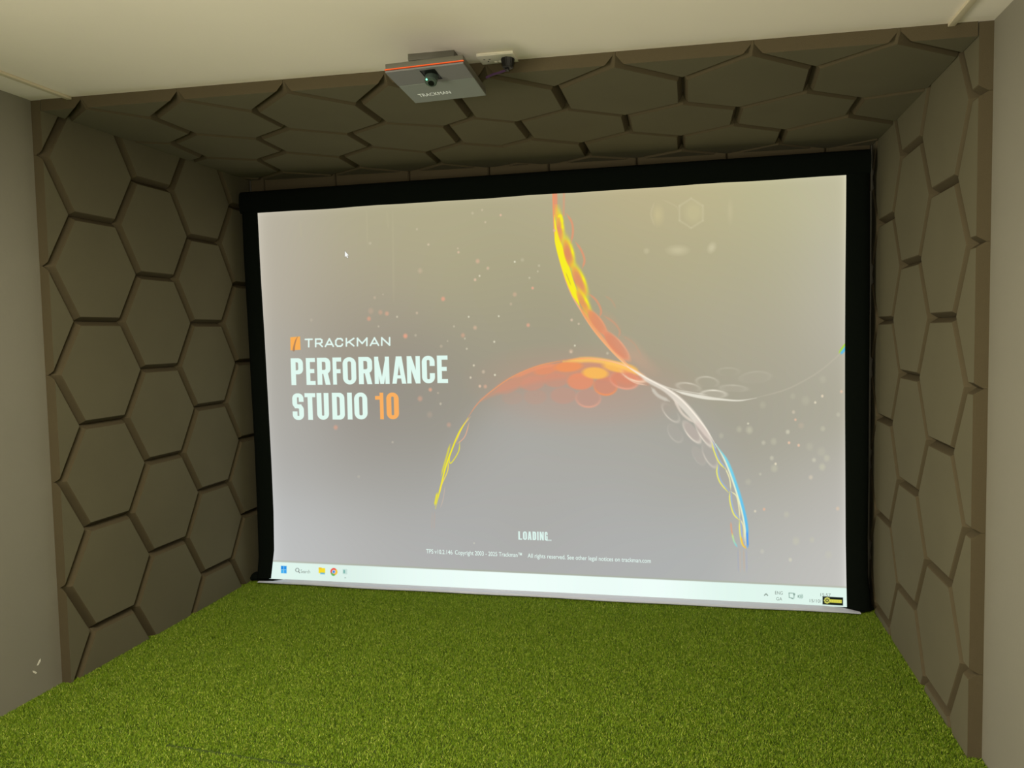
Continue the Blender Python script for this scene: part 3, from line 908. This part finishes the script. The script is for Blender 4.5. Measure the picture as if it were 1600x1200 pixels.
MINT = (226, 250, 240)
glyphs(cells('PERFORMANCE', [(240, 326), (345, 410), (422, 516), (530, 592), (600, 694), (710, 806), (820, 924), (942, 1040), (1046, 1138), (1150, 1240), (1256, 1330)],
             400, 4.444, (560, 555.5), (602, 598.5), (454, 699)), MINT)
glyphs(cells('STUDIO', [(250, 330), (336, 412), (420, 504), (526, 614), (632, 666), (680, 772)], 400, 4.444, (614.8, 613.3), (656.4, 655.4), (456, 574)), MINT)
glyphs(cells('10', [(826, 884), (904, 990)], 400, 4.444, (613.8, 613.4), (655.4, 655.2), (585, 623)), (250, 176, 98))
glyphs(cells('LOADING', [(678, 702), (707, 733), (737, 762), (767, 791), (796, 806), (812, 838), (843, 862)], 640, 4.0, (830.3, 831.3), (843.6, 845), (809, 856), 0.0), (222, 246, 238))
for k in range(3):
    prect(853.4 + k * 2.9 + .4, 843.4 + k * .1, 855.2 + k * 2.9 + .2, 845.3 + k * .1, (222, 246, 238), soft=.5)

full = np.ones((NH, NW, 4), np.float32)
full[..., :3] = np.clip(IMG, 0, 255) / 255.0
img = bpy.data.images.new('projected_picture', NW, NH, alpha=False)
img.colorspace_settings.name = 'sRGB'
img.pixels.foreach_set(full.ravel())
img.update()
img.pack()

pic = bpy.data.materials.new('projected_light')
pic.use_nodes = True
nt = pic.node_tree
nt.nodes.clear()
out = nt.nodes.new('ShaderNodeOutputMaterial')
em = nt.nodes.new('ShaderNodeEmission')
ti = nt.nodes.new('ShaderNodeTexImage'); ti.image = img; ti.extension = 'EXTEND'
uvn = nt.nodes.new('ShaderNodeUVMap'); uvn.uv_map = 'picture'
nt.links.new(uvn.outputs['UV'], ti.inputs['Vector'])
nt.links.new(ti.outputs['Color'], em.inputs['Color'])
nt.links.new(em.outputs['Emission'], out.inputs['Surface'])

# ------------------------------------------------------------------ screen with its black frame
o_scr = (W / 2, YS, 0.0)
screen = empty('projection_screen', o_scr, 'wide golf simulator screen with a black fabric frame and a bright projected picture', 'screen')


def S(px, py, y=YS):
    p = at(px, py, 1, y)
    return Vector((p[0], y, p[2]))


cTL, cTR, cBR, cBL = S(402, 333), S(1322, 273), S(1321, 949), S(428, 905)
# the sheet itself, running behind the frame
sx0, sx1, szt = min(cTL.x, cBL.x) - .025, max(cTR.x, cBR.x) + .025, max(cTL.z, cTR.z) + .02
bm = bmesh.new()
uvl = bm.loops.layers.uv.new('picture')
nx, nz = 24, 16
rows = []
zb = [cBL.z, cBR.z]
for j in range(nz + 1):
    r = []
    for i in range(nx + 1):
        x = sx0 + (sx1 - sx0) * i / nx
        bot = cBL.z + (cBR.z - cBL.z) * i / nx
        z = bot + (szt - bot) * j / nz
        r.append(bm.verts.new((x - o_scr[0], 0.004, z)))
    rows.append(r)
for j in range(nz):
    for i in range(nx):
        f = bm.faces.new((rows[j][i], rows[j][i + 1], rows[j + 1][i + 1], rows[j + 1][i]))
        for l in f.loops:
            l[uvl].uv = ((l.vert.co.x + o_scr[0] - TX0) / (TX1 - TX0), (l.vert.co.z - TZ0) / (TZ1 - TZ0))
sheet = link('screen_sheet', bm_mesh('screen_sheet', bm), pic, screen)
bk = bm_mesh('light_blocker', box_bm(sx0 - .002 - o_scr[0], sx1 + .002 - o_scr[0], 0.0055, 0.0085, 0.03, szt + .002))
link('light_blocker', bk, MAT['black'], screen)  # unseen black sheet added to stop glow leaking behind the frame
sheet['label'] = 'white sheet lit by the projected start picture'


def sleeve(name, outer, inner, depth=0.07, wob=0.0, caps=True):
    """padded fabric sleeve between two edge lines (lists of Vectors of equal length) facing the room"""
    bm = bmesh.new()
    prof = [(0.0, 0.0, 1), (0.0, 0.012, 0), (0.10, -0.004, 0), (0.3, -0.010, 0), (0.6, -0.011, 0), (0.88, -0.005, 0), (1.0, 0.003, 0)]
    secs = []
    n = len(outer)
    for i in range(n):
        o_, i_ = outer[i], inner[i]
        ring_ = []
        for (f, dy, _) in [(0, depth, 0), (0, 0.012, 0), (0.10, -0.004, 0), (0.3, -0.010, 0), (0.6, -0.011, 0), (0.88, -0.005, 0), (1.0, 0.003, 0), (1.0, 0.0038, 0)]:
            p = o_ + (i_ - o_) * f
            w_ = wob * math.sin(i * 1.7 + f * 3)
            ring_.append(bm.verts.new((p.x - o_scr[0], dy + w_, p.z)))
        secs.append(ring_)
    for a, b in zip(secs[:-1], secs[1:]):
        for k in range(len(a) - 1):
            bm.faces.new((a[k], a[k + 1], b[k + 1], b[k]))
    for s_ in (secs[0], secs[-1]):
        bm.faces.new(s_)
    bmesh.ops.recalc_face_normals(bm, faces=bm.faces[:])
    return link(name, bm_mesh(name, bm, 50), MAT['black'], screen)


def lin(a, b, n):
    return [a + (b - a) * (i / n) for i in range(n + 1)]


TLo, TRo = S(374, 300), S(1361, 232)
n = 26
up_o = lin(TLo, TRo, n)
e0, e1 = S(396, 333.4), S(1328, 272.8)
up_i = lin(e0, e1, n)
for i, v in enumerate(up_i):
    v.z += 0.0025 * math.sin(i * 1.3) * math.sin(i * .37)
# extend the inner line of the top sleeve to the frame corners
up_i[0] = Vector((TLo.x, YS, cTL.z - .0)); up_i[-1] = Vector((TRo.x, YS, cTR.z - .0))
sleeve('top_sleeve', up_o, up_i, wob=0.0008)
lo = [S(375, 300), S(379, 400), S(385, 500), S(390.5, 600), S(396, 700), S(400, 800), S(402.5, 870), S(400, 903)]
li = [S(402, 333), S(407, 430), S(412.5, 520), S(418, 620), S(423.5, 720), S(427, 800), S(427.8, 860), S(423, 904)]
lo[0].z = cTL.z + .004; li[0].z = cTL.z + .004
sleeve('side_sleeve', lo, li, wob=0.0006)
ro = [S(1360.5, 250), S(1360.5, 340), S(1360, 440), S(1359.5, 540), S(1358.5, 640), S(1358, 740), S(1356.5, 840), S(1357, 900), S(1363, 955)]
ri = [S(1322.5, 262), S(1322, 340), S(1321, 440), S(1320.5, 540), S(1320.5, 640), S(1321, 740), S(1321.5, 840), S(1322.5, 900), S(1323.5, 950)]
ro[0].z = cTR.z + .004; ri[0].z = cTR.z + .004
sleeve('side_sleeve', ro, ri, wob=0.0006)
# gathered fabric at the feet of the frame
for (px, py, sgn) in ((396, 905, -1), (1353, 956, 1)):
    p = S(px, py)
    bm = bmesh.new()
    bmesh.ops.create_icosphere(bm, subdivisions=3, radius=1)
    for v in bm.verts:
        k = 1 + 0.12 * math.sin(v.co.x * 9 + v.co.z * 5) + 0.08 * math.sin(v.co.y * 11)
        v.co = Vector((p.x - o_scr[0] + v.co.x * .048 * k, 0.045 + v.co.y * .045 * k, max(0.0115, .028 + v.co.z * .028 * k)))
    bmesh.ops.recalc_face_normals(bm, faces=bm.faces[:])
    link('frame_foot', bm_mesh('frame_foot', bm, 60), MAT['black'], screen)

# bottom hem: the sheet folds forward over the turf
bm = bmesh.new()
secs = []
nh = 40
hx0, hx1 = S(407, 907).x, S(1343, 962).x
for i in range(nh + 1):
    f = i / nh
    x = hx0 + (hx1 - hx0) * f
    base = cBL.z + (cBR.z - cBL.z) * f
    yo = 0.006 * math.sin(i * .55) * math.sin(i * .21)
    end = min(1.0, min(i, nh - i) / 2.2)
    zt = base + 0.004 if cBL.x < x < cBR.x else 0.045
    lo_ = .0165 - .002 * f
    pf = [(0.006, zt), (-0.006, base * .93), (-0.014 + yo * .3, base * .82), (-0.022 + yo * .5, lo_ + .014), (-0.031 + yo, lo_ + .010), (-0.036 + yo, lo_ + .004), (-0.034 + yo, lo_ - .001),
          (-0.022 + yo, lo_ - .003), (0.0, lo_ - .003)]
    if not (cBL.x < x < cBR.x):
        pf = [(-.012, lo_ + .010), (-.015, lo_ + .012), (-.019, lo_ + .0125), (-0.024, lo_ + .012), (-0.031, lo_ + .009), (-0.036, lo_ + .004), (-0.034, lo_ - .001), (-0.022, lo_ - .003), (-.012, lo_ - .003)]
    secs.append([bm.verts.new((x - o_scr[0], y_, lo_ + (z_ - lo_) * (.45 + .55 * end))) for (y_, z_) in pf])
for a, b in zip(secs[:-1], secs[1:]):
    for k in range(len(a)):
        bm.faces.new((a[k], a[(k + 1) % len(a)], b[(k + 1) % len(b)], b[k]))
bm.faces.new(secs[0]); bm.faces.new(secs[-1])
bmesh.ops.recalc_face_normals(bm, faces=bm.faces[:])
hem = link('bottom_hem', bm_mesh('bottom_hem', bm, 50), MAT['hem'], screen)
hem['label'] = 'white folded hem lying on the turf'


bp2 = bm_mesh('hem_shadow_strip', box_bm(hx0 - .02 - o_scr[0], hx1 + .03 - o_scr[0], -0.004, 0.05, 0.0115, .022, bevel=.003), 40)
link('hem_shadow_strip', bp2, MAT['black'], screen)  # black strip standing in for the shadow under the hem

# small projected print
def text_obj(name, body, px, py, px2, size_px, mat, parent, origin, y=YS - 0.0006, sx=1.0, bold=0.0, normal='screen'):
    cu = bpy.data.curves.new('txt', 'FONT')
    cu.body = body
    cu.size = 1.0
    cu.offset = bold
    tmp = bpy.data.objects.new('txt', cu)
    COL.objects.link(tmp)
    dg = bpy.context.evaluated_depsgraph_get()
    dg.update()
    me = bpy.data.meshes.new_from_object(tmp.evaluated_get(dg))
    bpy.data.objects.remove(tmp)
    xs_ = [v.co.x for v in me.vertices]
    x0_, x1_ = min(xs_), max(xs_)
    cap = 0.70
    a = at(px, py, 1, y); b = at(px2[0], px2[1], 1, y); t_ = at(px, py - size_px, 1, y)
    sxx = (b[0] - a[0]) / (x1_ - x0_); szz = (t_[2] - a[2]) / cap
    shear = (b[2] - a[2]) / (b[0] - a[0])
    for v in me.vertices:
        X_ = (v.co.x - x0_) * sxx; Z_ = v.co.y * szz
        v.co = Vector((a[0] + X_ - origin[0], y - origin[1], a[2] + Z_ + X_ * shear - origin[2]))
    me.materials.clear()
    me.name = name
    return link(name, me, mat, parent)


glow = bpy.data.materials.new('projected_white'); glow.use_nodes = True
g_nt = glow.node_tree; g_nt.nodes.clear()
g_o = g_nt.nodes.new('ShaderNodeOutputMaterial'); g_e = g_nt.nodes.new('ShaderNodeEmission')
g_e.inputs[0].default_value = srgb(228, 248, 240); g_nt.links.new(g_e.outputs[0], g_o.inputs[0])
gdim = glow.copy(); gdim.name = 'projected_grey'
gdim.node_tree.nodes['Emission'].inputs[0].default_value = srgb(128, 138, 130)
text_obj('lettering', 'TPS v10.2.146', 666, 864.4, (707, 866.3), 6.6, glow, screen, o_scr, bold=0.006)
text_obj('lettering', 'Copyright 2003 - 2025 Trackman™', 711, 866.2, (815.5, 870.6), 6.6, glow, screen, o_scr, bold=0.006)
text_obj('lettering', 'All rights reserved. See other legal notices on trackman.com', 824.5, 871.2, (1017, 879.6), 6.6, glow, screen, o_scr, bold=0.006)
text_obj('lettering', 'Search', 470, 895.2, (484.5, 895.8), 5.4, gdim, screen, o_scr)
text_obj('lettering', 'ENG', 1211, 928.6, (1223, 929.2), 5.2, gdim, screen, o_scr)
text_obj('lettering', 'GA', 1213, 938, (1222, 938.4), 5.2, gdim, screen, o_scr)
text_obj('lettering', '15:57', 1282, 931.6, (1298, 932.4), 5.0, gdim, screen, o_scr)
text_obj('lettering', '15/10/', 1265, 941, (1283.4, 941.8), 5.2, gdim, screen, o_scr)

# ------------------------------------------------------------------ ceiling-mounted launch monitor
uw, ul = 0.291, 0.280
ctr = np.array([2.008, -0.215, 2.55])
unit = empty('launch_monitor', (ctr[0], ctr[1], 2.55),
             'dark grey box with an orange stripe and a lens hanging from the ceiling edge', 'launch monitor')
unit.rotation_mode = 'ZXY'
unit.rotation_euler = (-0.074, -0.036, 0.005)
hw, hl = uw / 2, ul / 2


def ubox(name, dims, mat, parent=unit, bevel=0.0, seg=2):
    bm = box_bm(*dims, bevel=bevel, seg=seg)
    return link(name, bm_mesh(name, bm, 40 if bevel else None), mat, parent)


body = ubox('housing', (-hw, hw, -hl, hl, 0.0090, 0.032), MAT['shell'], bevel=0.003)
ubox('edge_band', (-hw + .002, hw - .002, -hl + .002, hl - .002, 0.004, 0.0088), MAT['maroon'])
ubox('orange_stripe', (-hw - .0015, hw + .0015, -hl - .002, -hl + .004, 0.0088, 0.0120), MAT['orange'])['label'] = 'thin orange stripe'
seam = -hl + ul * 0.42
lx0, lx1 = -hw + uw * .42, -hw + uw * .62      # lens recess
ly0, ly1 = -hl + ul * .05, -hl + ul * .36
# underside: near plate built around the lens opening, far plate behind the seam
bm = bmesh.new()
for d in ((-hw, lx0, -hl, seam - .0015, 0, .006), (lx1, hw, -hl, seam - .0015, 0, .006), (lx0, lx1, -hl, ly0, 0, .006), (lx0, lx1, ly1, seam - .0015, 0, .006)):
    box_bm(*d, bm=bm)
link('front_plate', bm_mesh('front_plate', bm), MAT['plate'], unit)
rear = ubox('rear_plate', (-hw, hw, seam + .0015, hl, 0, .006), MAT['plate2'], bevel=.001, seg=1)
ubox('lens_recess', (lx0 - .002, lx1 + .002, ly0 - .002, ly1 + .002, 0.0030, 0.0087), MAT['dark'])
bm = bmesh.new()
bmesh.ops.create_cone(bm, cap_ends=True, segments=32, radius1=.022, radius2=.026, depth=.05)
bmesh.ops.bevel(bm, geom=[e for e in bm.edges if e.is_boundary is False and len(e.link_faces) == 2 and abs(e.verts[0].co.z - e.verts[1].co.z) < 1e-5],
                offset=.003, segments=2, affect='EDGES')
lcx, lcy = (lx0 + lx1) / 2 - .004, (ly0 + ly1) / 2
rotm = Matrix.Translation((lcx, lcy + .012, -0.004)) @ Matrix.Rotation(math.radians(-28), 4, 'X')
bmesh.ops.transform(bm, matrix=rotm, verts=bm.verts)
lens = link('lens_barrel', bm_mesh('lens_barrel', bm, 40), MAT['lens'], unit)


def disc(name, r, mat, local, parent):
    bm = bmesh.new()
    bmesh.ops.create_cone(bm, cap_ends=True, segments=24, radius1=r, radius2=r, depth=.002)
    bmesh.ops.transform(bm, matrix=rotm @ Matrix.Translation(local), verts=bm.verts)
    return link(name, bm_mesh(name, bm), mat, parent)


disc('lens_glass', .011, MAT['dark'], (0.001, .004, -.0255), lens)
disc('status_light', .0032, MAT['led'], (-.010, -.014, -.0255), lens)
# maker's lettering on the rear plate, read from below
cu = bpy.data.curves.new('txt', 'FONT'); cu.body = 'TRACKMAN'; cu.size = 1; cu.extrude = 0.01
tmp = bpy.data.objects.new('txt', cu); COL.objects.link(tmp)
dg = bpy.context.evaluated_depsgraph_get(); dg.update()
me = bpy.data.meshes.new_from_object(tmp.evaluated_get(dg)); bpy.data.objects.remove(tmp)
xs_ = [v.co.x for v in me.vertices]
tw = uw * .44; kx = tw / (max(xs_) - min(xs_)); ky = .026 / .70
for v in me.vertices:
    v.co = Vector((-hw + uw * .14 + (v.co.x - min(xs_)) * kx, hl - ul * .24 - v.co.y * 0 - (.70 - v.co.y) * 0 + -(v.co.y - .35) * ky, -.0006 + v.co.z * .01))
me.materials.clear()
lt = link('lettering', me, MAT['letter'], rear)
lt['label'] = 'small white maker lettering'
# ceiling bracket above the housing
bpy.context.view_layer.update()
uinv = unit.matrix_world.inverted()


def wbox(name, dims, mat, bevel=0.0):
    bm = box_bm(*dims, bevel=bevel)
    bmesh.ops.transform(bm, matrix=uinv, verts=bm.verts)
    return link(name, bm_mesh(name, bm, 40), mat, unit)


mL = at(637, 84, 2, H)
wbox('mount_plate', (mL[0], mL[0] + .186, mL[1], mL[1] + .15, H - .026, H - .0005), MAT['shell'], .002)
wbox('bracket_neck', (mL[0] + .010, mL[0] + .176, mL[1] + .022, mL[1] + .12, H - .118, H - .024), MAT['dark'], .002)  # neck in near-black, putting the shade of the gap into its colour
wbox('bracket_plate', (mL[0] - .006, mL[0] + .19, mL[1] - .008, mL[1] + .13, H - .052, H - .045), MAT['shell'], .001)

# ------------------------------------------------------------------ socket, plug, cable, trunking
sa = at(750, 85, 2, H); sb = at(806, 80, 2, H)
sock = empty('power_socket', (2.195, -0.052, H), 'white double power socket on the ceiling beside the hanging box', 'socket')


def sbox(name, dims, mat, parent, bevel=0.0):
    bm = box_bm(*dims, bevel=bevel)
    return link(name, bm_mesh(name, bm, 40 if bevel else None), mat, parent)


sbox('back_box', (-.073, .073, -.043, .043, -.007, 0), MAT['socket'], sock, .003)
face = sbox('face_plate', (-.074, .074, -.044, .044, -.0125, -.0073), MAT['socket'], sock, .003)
for sx_ in (-.040, ):
    for (hx, hy, a, b) in ((0, .012, .004, .008), (-.011, -.008, .007, .004), (.011, -.008, .007, .004)):
        sbox('pin_slot', (sx_ + hx - a / 2, sx_ + hx + a / 2, hy - b / 2, hy + b / 2, -.0135, -.0115), MAT['dark'], face)
for sx_ in (-.012, .006):
    sbox('rocker_switch', (sx_ - .006, sx_ + .006, .018, .032, -.0155, -.0120), MAT['socket'], face, .001)
plug = empty('plug', (2.195 + .041, -0.050, H - .0130), 'black power plug pushed into the white ceiling socket', 'plug')
bm = bmesh.new()
bmesh.ops.create_cone(bm, cap_ends=True, segments=8, radius1=.021, radius2=.029, depth=.036)
bmesh.ops.bevel(bm, geom=bm.edges[:], offset=.003, segments=2, affect='EDGES')
bmesh.ops.translate(bm, verts=bm.verts, vec=(0, 0, -.018))
link('plug_body', bm_mesh('plug_body', bm, 40), MAT['plug'], plug)
sbox('grip_rib', (-.016, .016, -.0235, -.0195, -.040, -.034), MAT['plug'], plug, .001)
sbox('cord_collar', (-.012, .004, -.010, .010, -.045, -.034), MAT['plug'], plug, .002)


def tube(name, pts, r, mat, seg=10):
    cu = bpy.data.curves.new(name, 'CURVE')
    cu.dimensions = '3D'
    sp_ = cu.splines.new('NURBS')
    sp_.points.add(len(pts) - 1)
    for p, q in zip(sp_.points, pts):
        p.co = (*q, 1)
    sp_.use_endpoint_u = True
    sp_.order_u = 4
    cu.bevel_depth = r
    cu.bevel_resolution = 3
    cu.use_fill_caps = True
    tmp = bpy.data.objects.new(name, cu); COL.objects.link(tmp)
    dg = bpy.context.evaluated_depsgraph_get(); dg.update()
    me = bpy.data.meshes.new_from_object(tmp.evaluated_get(dg))
    bpy.data.objects.remove(tmp)
    me.materials.clear()
    return link(name, me, mat)


cab = tube('power_cable', [(2.228, -.052, H - .056), (2.20, -.045, H - .062), (2.178, -.035, H - .060), (2.16, -.028, H - .062), (2.14, -.022, H - .068)],
           .0046, MAT['cable'])
tag(cab, 'dark purple power cable looping from the plug to the hanging box', 'cable')

for nm, xa, lab in (('cable_trunking', 0.205, 'thin white cable trunking on the ceiling along the left wall'),
                    ('cable_trunking', 3.856, 'thin white cable trunking on the ceiling along the right wall')):
    o = box(nm, (xa - .0125, xa + .0125, YR + .02, 0.006 - .008, H - .012, H), MAT['trunk'], bevel=.002)
    tag(o, lab, 'trunking')

# ------------------------------------------------------------------ artificial turf
def blades(x0, x1, y0, y1, dens):
    n_ = int((x1 - x0) * (y1 - y0) * dens)
    x = rng.uniform(x0, x1, n_); y = rng.uniform(y0, y1, n_)
    # a seam between two lengths of turf, pile left open
    ys = -0.383 + (x - 0.899) * (-0.421 + 0.383) / (1.422 - 0.899)
    keep = ~((np.abs(y - ys) < 0.0075) & (x > 0.87) & (x < 1.9))
    x, y = x[keep], y[keep]
    n_ = len(x)
    a = rng.uniform(0, 2 * math.pi, n_)
    # nap direction drifts over the surface
    lean = rng.uniform(0.002, 0.008, n_)
    la = rng.uniform(0, 2 * math.pi, n_)
    hgt = rng.uniform(0.006, 0.011, n_)
    w = rng.uniform(0.0010, 0.0020, n_)
    V = np.empty((n_, 3, 3), np.float32)
    V[:, 0] = np.stack([x - np.cos(a) * w, y - np.sin(a) * w, np.zeros(n_)], 1)
    V[:, 1] = np.stack([x + np.cos(a) * w, y + np.sin(a) * w, np.zeros(n_)], 1)
    V[:, 2] = np.stack([x + np.cos(la) * lean, y + np.sin(la) * lean, hgt], 1)
    me = bpy.data.meshes.new('artificial_turf')
    me.vertices.add(n_ * 3); me.loops.add(n_ * 3); me.polygons.add(n_)
    me.vertices.foreach_set('co', V.ravel())
    me.loops.foreach_set('vertex_index', np.arange(n_ * 3, dtype=np.int32))
    me.polygons.foreach_set('loop_start', np.arange(0, n_ * 3, 3, dtype=np.int32))
    me.polygons.foreach_set('loop_total', np.full(n_, 3, np.int32))
    me.update(calc_edges=True)
    at_ = me.attributes.new('tone', 'FLOAT', 'FACE')
    at_.data.foreach_set('value', rng.random(n_).astype(np.float32))
    return me


tm = bpy.data.materials.new('turf_yarn')
tm.use_nodes = True
nt = tm.node_tree
bs = nt.nodes['Principled BSDF']
an = nt.nodes.new('ShaderNodeAttribute'); an.attribute_name = 'tone'
rp = nt.nodes.new('ShaderNodeValToRGB')
e = rp.color_ramp.elements
e[0].position = 0.0; e[0].color = srgb(78, 104, 9)
e[1].position = 1.0; e[1].color = srgb(208, 216, 108)
m1 = e.new(0.5); m1.color = srgb(118, 153, 21)
m2 = e.new(0.88); m2.color = srgb(150, 172, 46)
nt.links.new(an.outputs['Fac'], rp.inputs['Fac'])
nt.links.new(rp.outputs['Color'], bs.inputs['Base Color'])
bs.inputs['Roughness'].default_value = 0.55
bs.inputs['Specular IOR Level'].default_value = 0.35
turf = link('artificial_turf', blades(0.002, W - .002, -1.25, YB - .02, 115000), tm)
tag(turf, 'short bright green artificial turf covering the floor of the bay', 'turf', kind='stuff')
